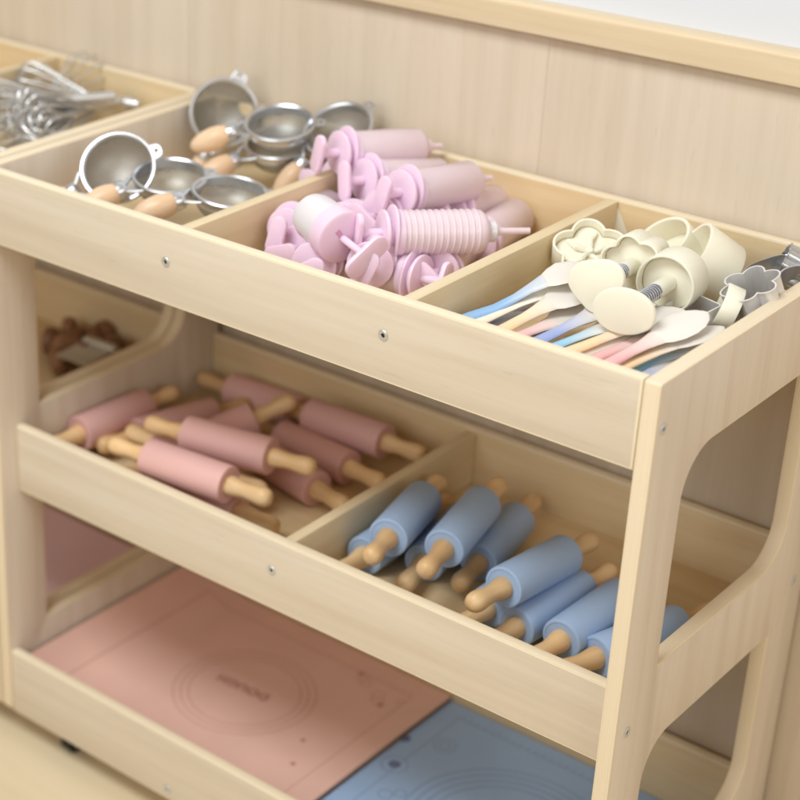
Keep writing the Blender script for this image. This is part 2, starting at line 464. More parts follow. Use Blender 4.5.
# ------------------------------------------------------------------ strainers
def make_strainer():
    root = thing('strainer', '', 'strainer', 'small strainers with wooden handles')
    R = .0455
    bm = bmesh.new()
    prof = [(R + .0005, -.010), (R + .0015, -.008), (R + .0015, -.0015), (R + .0044, .0008), (R + .0047, .0024), (R + .0034, .0040), (R + .0010, .0042), (R - .0014, .0022), (R - .0014, -.010)]
    lathe(bm, prof, Matrix(), 48, closed=True)
    ring = link('rim', bm, STEEL, root)
    bm = bmesh.new()
    lathe(bm, [((R - .0008) * math.cos(t), -.006 - .032 * math.sin(t)) for t in [PI / 2 * k / 12 for k in range(13)]], Matrix(), 48)
    link('mesh_bowl', bm, SIEVE, root)
    bm = bmesh.new()                                        # hook tab opposite the handle
    plate(bm, rounded([(-R - .002, -.012), (-R - .017, -.009), (-R - .017, .009), (-R - .002, .012)], [0.001, .006, .006, .001], 5),
          [[(-R - .010 + .0028 * math.cos(2 * PI * k / 14), .0028 * math.sin(2 * PI * k / 14)) for k in range(14)]], lambda u, v, t: (u, v, t), -.002, .0, .0006)
    link('hook', bm, STEEL, root)
    drop = Matrix.Translation((R, 0, -.002)) @ Matrix.Rotation(.34, 4, 'Y')      # handle hangs a little below the rim
    bm = bmesh.new()                                        # pressed bracket to the handle
    for q in (-1, 1):
        tube(bm, [drop @ Vector(v) for v in ((-.004, q * .021, -.001), (.005, q * .017, 0), (.012, q * .010, 0), (.018, q * .006, 0))], [.0024, .0030, .0034, .0034], 8, flat=.8)
    Md = drop @ Matrix.Rotation(PI / 2, 4, 'Y')
    lathe(bm, [(0, .014), (.0095, .014), (.0118, .017), (.0122, .026), (.0108, .0275), (0, .0275)], Md, 20)
    link('bracket', bm, STEEL, root)
    bm = bmesh.new()
    lathe(bm, [(0, .026), (.0112, .026), (.0130, .029), (.0158, .038), (.0168, .048), (.0156, .060), (.0126, .071), (.0085, .079), (.0035, .083), (0, .0838)], Md, 24)
    link('handle', bm, HANDLE2, root)
    return root
STRAINERS = [
    ((0.1172, 0.1233, 0.896), (-0.6723, -0.2513, -0.6964), (0.4041, -0.6263, 0.6667), 'strainer tilted up against the left end panel, its round mesh facing out'),
    ((0.1852, 0.1492, 0.893), (-0.5274, -0.8033, -0.2766), (0.0988, -0.1186, 0.988), 'strainer lying level in front, beside the upturned one at the end panel'),
    ((0.2733, 0.1656, 0.888), (-0.5828, -0.7651, -0.2736), (0.1191, -0.0199, 0.9927), 'strainer lying low in front against the divider to the pink syringes'),
    ((0.0518, 0.41, 0.8932), (-0.55, 0.1, -1.0), (0.6201, -0.7401, 0.2601), 'dull strainer standing on edge in the back left corner of its tray'),
    ((0.1885, 0.3684, 0.915), (-0.7604, -0.5931, -0.2647), (0.0972, -0.2138, 0.972), 'strainer at the back of the tray with a long pale handle pointing left'),
    ((0.1791, 0.3792, 0.882), (-0.4815, -0.8217, -0.3047), (0.0591, -0.1577, 0.9857), 'strainer nested beneath the level one at the back of the tray'),
    ((0.2614, 0.4034, 0.914), (-0.3211, -0.8411, -0.4353), (0.0198, -0.5431, 0.8394), 'bright rimmed strainer at the back beside the syringes, rim tipped up'),
]
s0 = make_strainer()
for i, (c, hd, nrm, label) in enumerate(STRAINERS):
    o = s0 if i == 0 else copy_tree(s0)
    o['label'] = label
    o.matrix_world = zframe(c, nrm, hd)

# ------------------------------------------------------------------ pink syringes
def oval(a, b, n=36): return [(a * math.cos(2 * PI * k / n), b * math.sin(2 * PI * k / n)) for k in range(n)]
def make_syringe(ribbed):
    root = thing('icing_syringe', '', 'syringe', 'pink icing syringes')
    Ry = Matrix.Rotation(PI / 2, 4, 'Y'); r = .0265
    bm = bmesh.new()
    prof = [(r - .002, .001), (r, .001)]
    if ribbed:
        x = .012
        while x < .100:
            prof += [(r, x), (r + .0011, x + .0012), (r + .0011, x + .0022), (r, x + .0034)]; x += .0078
    prof += [(r, .106), (r - .004, .112), (.011, .1165), (.0105, .126), (.0062, .1275), (.0044, .136), (.0040, .170 if ribbed else .146), (.0018, .170 if ribbed else .146), (.002, .128), (r - .005, .110), (r - .0022, .104)]
    lathe(bm, prof, Ry, 40, closed=True)
    link('barrel', bm, CPINK, root)
    bm = bmesh.new()
    plate(bm, oval(.029, .0350), [], lambda u, v, t: (t, u, v), -.0035, 0.0, .0012)
    lathe(bm, [(r + .0015, 0), (r + .0015, .008), (r - .001, .009)], Ry, 36)
    plate(bm, oval(.028, .0280), [], lambda u, v, t: (t, u, v), -.0145, -.0100, .0012)
    lathe(bm, [(.020, -.0102), (.020, -.0034)], Ry, 30)
    link('flange', bm, PPINK, root)
    bm = bmesh.new()
    lathe(bm, [(0, -.040), (.0060, -.040), (.0060, -.0145)], Ry, 16)
    plate(bm, rounded([(-.011, -.0255), (.011, -.0255), (.011, .0255), (-.011, .0255)], [.0108] * 4, 8), [], lambda u, v, t: (t, u, v), -.0465, -.0395, .002)
    pl = link('plunger', bm, PPINK, root)
    bm = bmesh.new()
    lathe(bm, [(0, .0600), (.0225, .0600), (.0232, .058), (.0232, .050), (.0225, .048), (.008, .048), (.0045, .046), (.0045, .002)], Ry, 24)
    link('piston', bm, PPINK, pl)
    if ribbed:
        bm = bmesh.new()
        lathe(bm, [(.0112, .1172), (.0128, .1180), (.0128, .1250), (.0112, .1268)], Ry, 20, closed=False)
        link('collar', bm, PWHITE, root)
    return root
SYRINGES = [
    (True, (0.5293, 0.1625, 0.9), (0.6228, 0.2835, 0.893), 0.1, 'ribbed clear pink syringe lying on top of the heap, nozzle over the right divider'),
    (False, (0.3489, 0.308, 0.925), (0.393, 0.4199, 0.915), 0.2, 'pink syringe at the back of the heap beside the bright strainer'),
    (False, (0.396, 0.3005, 0.9), (0.4285, 0.3974, 0.886), -0.3, 'pink syringe second from the back, its flange under the rearmost one'),
    (False, (0.471, 0.2731, 0.91), (0.4955, 0.3927, 0.9), 0.25, 'pink syringe behind the ribbed one with a large round flange'),
    (False, (0.4095, 0.2433, 0.862), (0.4201, 0.4003, 0.846), 0.9, 'pink syringe low in the heap, its upright thumb plate beside the white capped one'),
    (False, (0.5426, 0.214, 0.852), (0.5285, 0.4126, 0.846), -0.5, 'pink syringe under the ribbed one, its body against the right divider'),
    (False, (0.4006, 0.1562, 0.852), (0.4019, 0.2755, 0.846), 1.2, 'pink syringe at the bottom of the front left corner under the white capped one'),
    (False, (0.5574, 0.1663, 0.852), (0.4623, 0.1608, 0.846), 0.6, 'pink syringe low behind the front rail, lying along it'),
    (False, (0.3742, 0.1667, 0.866), (0.3406, 0.3197, 0.852), 0.2, 'pink syringe low by the divider to the strainers, its thumb plate against the wood'),
    (False, (0.5193, 0.1372, 0.868), (0.4417, 0.3026, 0.85), 0.4, 'pink syringe with its thumb plate lying by the front rail, body under the ribbed one'),
    (False, (0.5671, 0.21, 0.852), (0.5178, 0.3529, 0.846), -0.9, 'pink syringe low in the front right corner of its tray'),
    (False, (0.3197, 0.3304, 0.872), (0.3558, 0.3987, 0.852), 1.3, 'pink syringe in the middle of the heap, only its plates showing beside the divider'),
    (False, (0.4841, 0.3624, 0.862), (0.489, 0.4908, 0.846), 0.7, 'pink syringe behind the ribbed one, body and nozzle toward the back corner'),
    (False, (0.4568, 0.1142, 0.858), (0.4176, 0.2337, 0.848), 1.0, 'pink syringe pressed against the front rail below the white capped one'),
    (False, (0.4536, 0.2516, 0.88), (0.461, 0.3619, 0.866), -1.1, 'pink syringe directly behind the ribbed one, its plates showing above it'),
    (False, (0.5469, 0.3266, 0.85), (0.5285, 0.4482, 0.846), 0.5, 'pink syringe beneath the nozzle of the ribbed one against the right divider'),
]
sy = {True: make_syringe(True), False: make_syringe(False)}
su = set()
for ribbed, a, b, roll, label in SYRINGES:
    o = sy[ribbed] if ribbed not in su else copy_tree(sy[ribbed])
    su.add(ribbed); o['label'] = label
    o.matrix_world = frame(a, Vector(b) - Vector(a)) @ Matrix.Rotation(roll, 4, 'X')

def make_capped():
    root = thing('icing_syringe', '', 'syringe', 'pink icing syringes')
    Ry = Matrix.Rotation(PI / 2, 4, 'Y')
    bm = bmesh.new(); lathe(bm, [(.0345, .004), (.0345, .030), (.0335, .066), (.0300, .078), (.020, .081), (0, .081)], Ry, 40)
    link('barrel', bm, PWHITE, root)
    bm = bmesh.new()
    lathe(bm, [(0, -.004), (.035, -.004), (.0380, -.002), (.0386, .004), (.0380, .022), (.0346, .025)], Ry, 40)
    link('flange', bm, PPINK, root)
    bm = bmesh.new()
    board(bm, (-.0052, -.017, -.0035), (-.0036, .017, .0035), 0, .0006)
    link('slot', bm, plain('slot_shadow_pink', (206, 150, 180), .5), root)
    bm = bmesh.new(); lathe(bm, [(.0052, -.060), (.0052, -.004)], Ry, 14)
    plate(bm, rounded([(-.016, -.036), (.016, -.036), (.016, .036), (-.016, .036)], [.0155] * 4, 8), [], lambda u, v, t: (t, u, v), -.067, -.059, .0025)
    link('plunger', bm, PPINK, root)
    return root
CAPPED = [
    ((0.4891, 0.1145, 0.898), (0.4116, 0.1414, 0.908), 0.9, 'white capped pink syringe in front, its slotted pink end facing out'),
]
cp = make_capped()
for i, (a, b, roll, label) in enumerate(CAPPED):
    o = cp if i == 0 else copy_tree(cp)
    o['label'] = label; o.matrix_world = frame(a, Vector(b) - Vector(a)) @ Matrix.Rotation(roll, 4, 'X') @ Matrix.Scale(.86, 4)

# ------------------------------------------------------------------ pastel spreaders
def strip(bm, secs, n=14):
    """secs: (x, z, half width, half thickness)"""
    rings = []
    for x, z, w, t in secs:
        rings.append([bm.verts.new((x, w * math.cos(2 * PI * k / n), z + t * math.sin(2 * PI * k / n))) for k in range(n)])
    for a, b in zip(rings, rings[1:]): loops_to_faces(bm, a, b)
    bm.faces.new(rings[0]); bm.faces.new(rings[-1])
def two_tone(name, c):
    """moulded plastic whose colour runs out into the pale blade"""
    m, nt, b = mat(name)
    sep = nt.nodes.new('ShaderNodeSeparateXYZ'); nt.links.new(coords(nt), sep.inputs[0])
    w = math_(nt, 'MULTIPLY_ADD', noise(nt, coords(nt), 55, 3), .03, sep.outputs[0])
    f = nt.nodes.new('ShaderNodeMapRange'); f.inputs['From Min'].default_value = -.008; f.inputs['From Max'].default_value = .062
    nt.links.new(w, f.inputs['Value'])
    nt.links.new(mix(nt, f.outputs[0], lin(c), lin((226, 220, 212))), b.inputs['Base Color'])
    b.inputs['Roughness'].default_value = .4; b.inputs['Specular IOR Level'].default_value = .4
    return m
PASTEL = {k: two_tone('pastel_' + k, c) for k, c in dict(blue=(140, 178, 218), sky=(144, 196, 226), periwinkle=(152, 168, 212), pink=(238, 180, 180), peach=(238, 208, 168), ivory=(234, 224, 206), navy=(130, 150, 186)).items()}
BLADE = plain('white_blade', (226, 220, 212), .38, 0, .03, 20, 0, .4)
def make_spreader(hm, bend):
    root = thing('spreader', '', 'spreader', 'pastel plastic spreaders')
    def zz(x): return bend * math.sin(max(0, min(1, (x + .02) / .16)) * PI) * .022 - (0.25 * bend * max(0, x - .05))
    H = [(-.085, .004, .002), (-.082, .0062, .0034), (-.06, .0075, .0042), (-.03, .0072, .0042), (-.005, .0066, .0038), (.012, .0080, .0034), (.030, .0122, .0026)]
    bm = bmesh.new(); strip(bm, [(x, zz(x), w, t) for x, w, t in H]); link('handle', bm, hm, root)
    B = [(.0302, .0120, .0024), (.038, .0168, .0019), (.05, .0205, .0017), (.066, .0208, .0015), (.08, .0172, .0013), (.090, .0110, .0011), (.0955, .0045, .0008), (.097, .001, .0005)]
    bm = bmesh.new(); strip(bm, [(x, zz(x), w, t) for x, w, t in B])
    link('blade', bm, BLADE if hm not in (PASTEL['ivory'],) else CREAM, root)
    return root
SPREADERS = [
    ('navy', (0.7076, 0.1181, 0.852), (0.7357, 0.1703, 0.868), 0, 0.1, 'dark blue handled spreader deep between the leftmost spreaders'),
    ('blue', (0.6875, 0.0973, 0.86), (0.7604, 0.1823, 0.893), 0.9, 0.2, 'blue handled spreader furthest left, its white blade arching up'),
    ('ivory', (0.7012, 0.1009, 0.858), (0.7504, 0.1751, 0.884), 0.3, 0.0, 'ivory spreader second from the left divider'),
    ('pink', (0.7548, 0.0941, 0.858), (0.7794, 0.1614, 0.87), 0, 0.1, 'pink handled spreader beneath the peach and periwinkle ones on the left'),
    ('peach', (0.7362, 0.0905, 0.862), (0.7691, 0.1693, 0.885), 0.3, 0.25, 'peach handled spreader with a broad white blade, left of the cream press pads'),
    ('periwinkle', (0.7832, 0.0801, 0.864), (0.8175, 0.1719, 0.886), 0.1, 0.1, 'long periwinkle handled spreader under the oval press pad'),
    ('sky', (0.804, 0.091, 0.862), (0.837, 0.1615, 0.876), 0.1, -0.1, 'sky blue handled spreader in the middle of the fan'),
    ('pink', (0.8496, 0.0966, 0.86), (0.8803, 0.175, 0.875), 0, 0.15, 'pink handled spreader in the middle of the fan, under the crossing ones'),
    ('peach', (0.8243, 0.0894, 0.864), (0.8685, 0.1752, 0.882), 0.2, 0.1, 'peach handled spreader just right of the sky blue one'),
    ('sky', (0.8953, 0.117, 0.858), (0.9306, 0.1873, 0.872), 0.1, 0.0, 'pale spreader blade lying against the end panel'),
    ('peach', (0.8873, 0.092, 0.864), (0.9213, 0.165, 0.88), 0.2, -0.1, 'peach handled spreader crossing under the pink one on the right'),
    ('pink', (0.8761, 0.0775, 0.87), (0.9075, 0.1548, 0.893), 0.1, 0.15, 'pink handled spreader on top at the right, its blade pointing at the metal cutters'),
    ('periwinkle', (0.9063, 0.1059, 0.856), (0.917, 0.1559, 0.862), 0, 0.2, 'short periwinkle handle in the front right corner'),
    ('blue', (0.7603, 0.1066, 0.852), (0.7903, 0.1651, 0.866), 0, -0.2, 'blue handled spreader low between the pink and the periwinkle ones'),
    ('ivory', (0.8343, 0.1025, 0.858), (0.858, 0.1639, 0.872), 0.1, 0.3, 'ivory spreader between the peach and the pink ones in the middle of the fan'),
    ('periwinkle', (0.6969, 0.1208, 0.848), (0.7419, 0.1828, 0.872), 0.2, -0.2, 'periwinkle handled spreader under the ivory one by the left divider'),
]
for col, tip, wide, bend, roll, label in SPREADERS:
    o = make_spreader(PASTEL[col], bend); o['label'] = label
    a, b = Vector(tip), Vector(wide); d = (b - a).normalized()
    o.matrix_world = frame(b - d * .060, d) @ Matrix.Rotation(roll, 4, 'X')

# ------------------------------------------------------------------ cream plunger cutters
def heart(s, n=60):
    return [(s * (1 + .10 * math.sin(3 * t) + .05 * math.cos(2 * t)) * math.cos(t), s * (1 + .10 * math.sin(3 * t)) * math.sin(t)) for t in [2 * PI * k / n for k in range(n)]]
def scallop(r, k, d, n=90): return [((r + d * abs(math.sin(k * PI * i / n))) * math.cos(2 * PI * i / n), (r + d * abs(math.sin(k * PI * i / n))) * math.sin(2 * PI * i / n)) for i in range(n)]
def make_plunger(top, ring):
    """local z: cutter ring at the bottom, press pad on top"""
    root = thing('plunger_cutter', '', 'cutter', 'cream plunger cutters')
    bm = bmesh.new()
    outl = oval(.034, .034) if ring == 'round' else (scallop(.031, 6, .006) if ring == 'flower' else oval(.040, .028))
    plate(bm, outl, [[tuple(q) for q in inset(outl, .0028)]], lambda u, v, t: (u, v, t), 0, .042, .0008)
    link('cutter_ring', bm, CREAM, root)
    bm = bmesh.new()
    plate(bm, [tuple(q) for q in inset(outl, .0034)], [], lambda u, v, t: (u, v, t), .026, .031, .001)
    lathe(bm, [(.0095, .031), (.0095, .066), (.008, .0675), (.0066, .0675), (.0066, .034)], Matrix(), 22)
    st = link('stamp', bm, CREAM, root)
    bm = bmesh.new()
    pts = [(.0080 * math.cos(t), .0080 * math.sin(t), .0665 + .0745 * t / (2 * PI * 14)) for t in [2 * PI * 14 * k / 196 for k in range(197)]]
    tube(bm, pts, .0014, 6); lathe(bm, [(.004, .064), (.004, .143)], Matrix(), 12)
    link('spring', bm, STEEL, root)
    bm = bmesh.new()
    o2 = {'oval': oval(.036, .026), 'heart': heart(.030), 'disc': oval(.027, .027)}[top]
    plate(bm, o2, [], lambda u, v, t: (u, v, t), .141, .149, .003)
    link('press_pad', bm, CREAM, root)
    return root
PLUNGERS = [
    ('oval', 'round', (0.8554, 0.127, 0.905), (0.8379, 0.3561, 0.897), 0.1, 'cream plunger cutter with an oval press pad and bright spring in front'),
    ('heart', 'flower', (0.8084, 0.1497, 0.916), (0.7796, 0.3356, 0.89), 0.3, 'cream plunger cutter with a rounded three-cornered press pad beside the textured one'),
    ('disc', 'oval', (0.6781, 0.4545, 0.872), (0.6599, 0.5611, 0.862), 0, 'cream plunger cutter at the back by the left divider, pad up'),
]
for top, ring, pad, ringpos, roll, label in PLUNGERS:
    o = make_plunger(top, ring); o['label'] = label
    d = (Vector(pad) - Vector(ringpos)).normalized()
    o.matrix_world = zframe(Vector(pad) - d * .145, d, (math.cos(roll), 0, math.sin(roll)))

def make_cup(label, flower, big=1.0):
    root = thing('plunger_cutter', label, 'cutter', 'cream plunger cutters')
    outl = scallop(.034, 5, .010) if flower else oval(.040 * big, .033 * big)
    bm = bmesh.new()
    plate(bm, outl, [[tuple(q) for q in inset(outl, .0045 if not flower else .003)]], lambda u, v, t: (u, v, t), (-.052 if big > .9 else -.02) if not flower else -.034, 0, .0014)
    link('cutter_ring', bm, CREAM, root)
    bm = bmesh.new()
    plate(bm, [tuple(q) for q in inset(outl, .0042)], [], lambda u, v, t: (u, v, t), (-.036 if big > .9 else -.014) if not flower else -.020, (-.030 if big > .9 else -.009) if not flower else -.012, .001)
    if flower:
        for k in range(5):
            t = 2 * PI * k / 5 + .3
            tube(bm, [(0.004 * math.cos(t), .004 * math.sin(t), -.010), (.016 * math.cos(t + .25), .016 * math.sin(t + .25), -.007), (.030 * math.cos(t), .030 * math.sin(t), -.010)], [.003, .0042, .0028], 8)
        lathe(bm, [(0, -.003), (.004, -.004), (.0065, -.009), (.0065, -.013)], Matrix(), 14)
    link('stamp', bm, CREAM, root)
    return root
CUPS = [
    (True, (0.7145, 0.2993, 0.892), (0.2516, -0.4528, 0.8554), (0.9578, 0.2873, 0.0), 1.0, 'cream flower shaped cutter with an embossed face at the left of the heap'),
    (False, (0.765, 0.3736, 0.893), (-0.3679, -0.6307, 0.6833), (0.8944, 0.4472, 0.0), 1.0, 'cream cutter ring standing open between the textured one and the domed one'),
    (False, (0.8159, 0.3496, 0.898), (-0.6405, -0.5166, 0.5682), (0.3714, 0.9285, 0.0), 1.05, 'large domed cream cutter tipped on its side at the back'),
    (False, (0.8993, 0.2612, 0.884), (-0.8664, -0.3791, 0.3249), (0.0, 1.0, 0.0), 0.75, 'cream cutter on edge squeezed between metal cutters by the end panel'),
]
for flower, c, nrm, xh, big, label in CUPS:
    o = make_cup(label, flower, big); o.matrix_world = zframe(c, nrm, xh)

# ------------------------------------------------------------------ metal cookie cutters
CUTTERS = [
    ('ring', (0.8973, 0.2445, 0.866), (0.0976, -0.1952, 0.9759), (1, 0, 0), 0.018, 'tin', 'small round tin cutter low in front of the cream cutter on edge'),
    ('heart', (0.885, 0.407, 0.88), (-0.362, -0.3103, 0.879), (1, 0.5, 0), 0.026, 'steel', 'shiny steel cutter tipped behind the leaning flower shaped one'),
    ('flower', (0.9211, 0.284, 0.908), (-0.2376, -0.329, 0.9139), (1, 0.3, 0), 0.046, 'tin', 'flower shaped tin cutter leaning high against the end panel'),
    ('heart', (0.9173, 0.2728, 0.876), (-0.099, -0.099, 0.9901), (1, 0.8, 0), 0.024, 'tin', 'heart shaped tin cutter low beneath the flower shaped one'),
    ('flower', (0.8366, 0.4296, 0.868), (0.1881, -0.2822, 0.9407), (1, 0.6, 0), 0.026, 'tin', 'flower shaped tin cutter lying behind the leaning one, near the domed cream cutter'),
    ('square', (0.8787, 0.2384, 0.884), (-0.0976, -0.1952, 0.9759), (1, -0.35, 0), 0.028, 'tin', 'rectangular tin cutter beside the oval press pad'),
    ('wavy', (0.8653, 0.2024, 0.876), (0.0494, -0.1482, 0.9877), (1, 0, 0), 0.02, 'tin', 'small wavy edged tin cutter under the bright spring'),
    ('wavy', (0.8973, 0.4121, 0.888), (-0.8519, -0.3408, 0.3976), (0, 1, 0.2), 0.03, 'steel', 'shiny fluted steel cutter lying on its side near the back corner'),
    ('ring', (0.9402, 0.374, 0.89), (0.0925, -0.3698, 0.9245), (1, 0, 0), 0.03, 'steel', 'round shiny steel cutter at the right edge of the photo'),
]
def cutter_outline(k):
    if k == 'flower': return scallop(.0235, 6, .0095, 96)
    if k == 'square': return rounded([(-.024, -.020), (.024, -.020), (.024, .020), (-.024, .020)], [.004] * 4, 4)
    if k == 'wavy': return scallop(.022, 9, .0045, 108)
    if k == 'ring': return oval(.024, .024)
    return heart(.026)
for k, c, nrm, xh, h, mt, label in CUTTERS:
    bm = bmesh.new(); band(bm, cutter_outline(k), -h, 0, .0007, .0012)
    o = link('cookie_cutter', bm, {'tin': TIN, 'steel': STEEL}[mt], None, 30)
    tag(o, label, 'cookie cutter', 'metal cookie cutters'); o.matrix_world = zframe(c, nrm, xh)

# ------------------------------------------------------------------ whisks
def make_whisk():
    root = thing('whisk', '', 'whisk', 'wire whisks in the neighbouring tray')
    bm = bmesh.new()
    for k in range(6):
        a = PI * k / 6
        pts = []
        for i in range(25):
            s = i / 24 * 2 - 1
            x = .115 * (1 - abs(s) ** 2.6); rr = .030 * math.sin(PI * min(1, (1 - abs(s)) * 1.02 + .0) ** .8) if abs(s) < 1 else 0
            rr = .030 * math.sqrt(max(0, 1 - (abs(s) * 1.0 - .48) ** 2 / .27)) if abs(s) > .02 else 0
            rr = .036 * math.sin(PI * abs(s) ** .9) + .004 * abs(s)
            sg = 1 if s > 0 else -1
            pts.append((x, sg * rr * math.cos(a), sg * rr * math.sin(a)))
        tube(bm, pts, .0014, 6)
    link('wire_loops', bm, STEEL2, root)
    bm = bmesh.new()
    lathe(bm, [(0, .006), (.0055, .006), (.0065, .0), (.0068, -.05), (.0074, -.075), (.0070, -.083), (.003, -.086), (0, -.086)], Matrix.Rotation(PI / 2, 4, 'Y'), 18)
    link('handle', bm, STEEL2, root)
    return root
WHISKS = [
    ((-0.212, 0.3991, 0.868), (-0.2865, 0.37, 0.872), 'wire whisk lying along the back of its heap'),
    ((-0.1717, 0.3731, 0.86), (-0.175, 0.2825, 0.858), 'wire whisk with its dull handle low beside the end panel'),
    ((-0.187, 0.3357, 0.862), (-0.1887, 0.2254, 0.862), 'wire whisk at the front of its heap with its head toward the corner'),
    ((-0.1686, 0.3492, 0.872), (-0.1814, 0.2592, 0.88), 'wire whisk lying on top of its heap, shiny handle end toward the divider'),
    ((-0.1633, 0.3163, 0.862), (-0.1279, 0.217, 0.862), 'wire whisk lowest at the front of its heap, mostly wires'),
    ((-0.2487, 0.3502, 0.868), (-0.2633, 0.4446, 0.88), 'wire whisk pointing to the back with one round loop raised'),
    ((-0.1862, 0.315, 0.885), (-0.2272, 0.2486, 0.885), 'wire whisk crossing the middle of its heap'),
    ((-0.184, 0.3413, 0.866), (-0.175, 0.2426, 0.87), 'wire whisk with the handle end nearest the end panel'),
    ((-0.2011, 0.2869, 0.85), (-0.184, 0.1909, 0.85), 'wire whisk low in the front left of its heap'),
    ((-0.2976, 0.3274, 0.86), (-0.3975, 0.3464, 0.86), 'wire whisk cut by the left edge of the photo'),
]
w0 = make_whisk()
for i, (a, b, label) in enumerate(WHISKS):
    o = w0 if i == 0 else copy_tree(w0)
    o['label'] = label; o.matrix_world = frame(a, Vector(b) - Vector(a)) @ Matrix.Rotation(i * .5, 4, 'X')

# ------------------------------------------------------------------ baking mats
def mat_sheet(name, base, line, circ, radii, dots, x0, x1, y0, y1):
    m, nt, b = mat(name)
    sep = nt.nodes.new('ShaderNodeSeparateXYZ'); nt.links.new(coords(nt), sep.inputs[0])
    X, Y = sep.outputs[0], sep.outputs[1]
    def dist(cx, cy):
        dx = math_(nt, 'SUBTRACT', X, cx); dy = math_(nt, 'SUBTRACT', Y, cy)
        return math_(nt, 'SQRT', math_(nt, 'ADD', math_(nt, 'MULTIPLY', dx, dx), math_(nt, 'MULTIPLY', dy, dy)))
    def near(v, c, w): return math_(nt, 'LESS_THAN', math_(nt, 'ABSOLUTE', math_(nt, 'SUBTRACT', v, c)), w)
    fac = None
    def add(f, k=1.0):
        nonlocal fac
        f = math_(nt, 'MULTIPLY', f, k)
        fac = f if fac is None else math_(nt, 'MAXIMUM', fac, f)
    d = dist(*circ)
    for r in radii: add(near(d, r, .0011), .55)
    for cx, cy, r, k in dots:
        dd = dist(cx, cy)
        if k == 'dot': add(math_(nt, 'LESS_THAN', dd, r), .9)
        else: add(near(dd, r, .001), .5)
    # border line and ruler ticks along the long sides
    ix = math_(nt, 'MULTIPLY', math_(nt, 'GREATER_THAN', X, x0 + .03), math_(nt, 'LESS_THAN', X, x1 - .03))
    iy = math_(nt, 'MULTIPLY', math_(nt, 'GREATER_THAN', Y, y0 + .022), math_(nt, 'LESS_THAN', Y, y1 - .022))
    for c in (y0 + .022, y1 - .022): add(math_(nt, 'MULTIPLY', near(Y, c, .0009), ix), .55)
    for c in (x0 + .03, x1 - .03): add(math_(nt, 'MULTIPLY', near(X, c, .0009), iy), .55)
    tick = math_(nt, 'LESS_THAN', math_(nt, 'FRACT', math_(nt, 'DIVIDE', X, .0125)), .12)
    for c in (y0 + .0255, y1 - .0185): add(math_(nt, 'MULTIPLY', math_(nt, 'MULTIPLY', tick, near(Y, c, .0045)), ix), .6)
    n = noise(nt, coords(nt), 9, 3)
    col = mix(nt, n, lin([c * .95 for c in base]), lin([min(255, c * 1.04) for c in base]))
    nt.links.new(mix(nt, fac, col, lin(line)), b.inputs['Base Color'])
    b.inputs['Roughness'].default_value = .5; b.inputs['Specular IOR Level'].default_value = .35
    bump(nt, b, noise(nt, coords(nt), 700, 2), .12, .0003)
    return m

def sheet(name, x0, x1, y0, y1, z, th, m, curl=0, wav=.0006, seed=0):
    """silicone sheet; curl lifts the left edge against the end panel"""
    rnd = random.Random(seed); ph = [rnd.random() * 6 for _ in range(4)]
    bm = bmesh.new(); nx, ny = 60, 28; top = []; bot = []
    for i in range(nx + 1):
        rt, rb = [], []
        for j in range(ny + 1):
            x = x0 + (x1 - x0) * i / nx; y = y0 + (y1 - y0) * j / ny
            zz = z + wav * (1 + math.sin(x * 21 + ph[0] + 4 * y) * math.sin(y * 17 + ph[1])) 
            if curl:
                k = max(0, 1 - (x - x0) / .085); zz += curl * k ** 2.2
            rt.append(bm.verts.new((x, y, zz + th))); rb.append(bm.verts.new((x, y, zz)))
        top.append(rt); bot.append(rb)
    for i in range(nx):
        for j in range(ny):
            bm.faces.new((top[i][j], top[i + 1][j], top[i + 1][j + 1], top[i][j + 1]))
            bm.faces.new((bot[i][j], bot[i][j + 1], bot[i + 1][j + 1], bot[i + 1][j]))
    per = [(i, 0) for i in range(nx)] + [(nx, j) for j in range(ny)] + [(i, ny) for i in range(nx, 0, -1)] + [(0, j) for j in range(ny, 0, -1)]
    for a, c in zip(per, per[1:] + per[:1]):
        bm.faces.new((top[a[0]][a[1]], top[c[0]][c[1]], bot[c[0]][c[1]], bot[a[0]][a[1]]))
    return link(name, bm, m)
MP = mat_sheet('printed_pink_silicone', (230, 190, 177), (176, 122, 110), (.25, .245), (.085, .0965, .108), [(.353, .400, .005, 'dot'), (.360, .393, .009, 'ring'), (.372, .385, .009, 'ring'), (.422, .354, .005, 'dot'), (.412, .360, .009, 'ring'), (.405, .372, .010, 'ring'), (.391, .209, .004, 'dot'), (.415, .156, .004, 'dot'), (.44, .38, .006, 'ring')], .012, .476, .025, .425)
MB_ = mat_sheet('printed_blue_silicone', (160, 190, 228), (100, 114, 154), (.715, .235), (.105, .118, .131, .144), [(.515, .263, .009, 'dot'), (.515, .263, .019, 'ring'), (.490, .323, .009, 'dot'), (.543, .348, .008, 'ring'), (.543, .348, .016, 'ring'), (.545, .20, .010, 'ring'), (.56, .215, .008, 'ring')], .49, .945, .03, .44)
grp = 'silicone baking mats on the bottom shelf'
o = sheet('baking_mat', .004, .474, .03, .446, .060, .004, MP, .062, .0008, 1)
tag(o, 'pink baking mat lying under the printed pink one, only its edge showing', 'baking mat', grp)
o = sheet('baking_mat', .006, .486, .026, .446, .0685, .004, MP, .062, .0010, 2)
tag(o, 'printed pink silicone baking mat on top at the left of the bottom shelf', 'baking mat', grp)
cu = bpy.data.curves.new('lettering', 'FONT'); cu.body = 'DOUGH'; cu.size = .0235; cu.align_x = 'CENTER'; cu.align_y = 'CENTER'; cu.extrude = .0002
cu.space_character = 1.1
PRINT = plain('printed_ink', (176, 120, 108), .6)
dep = None
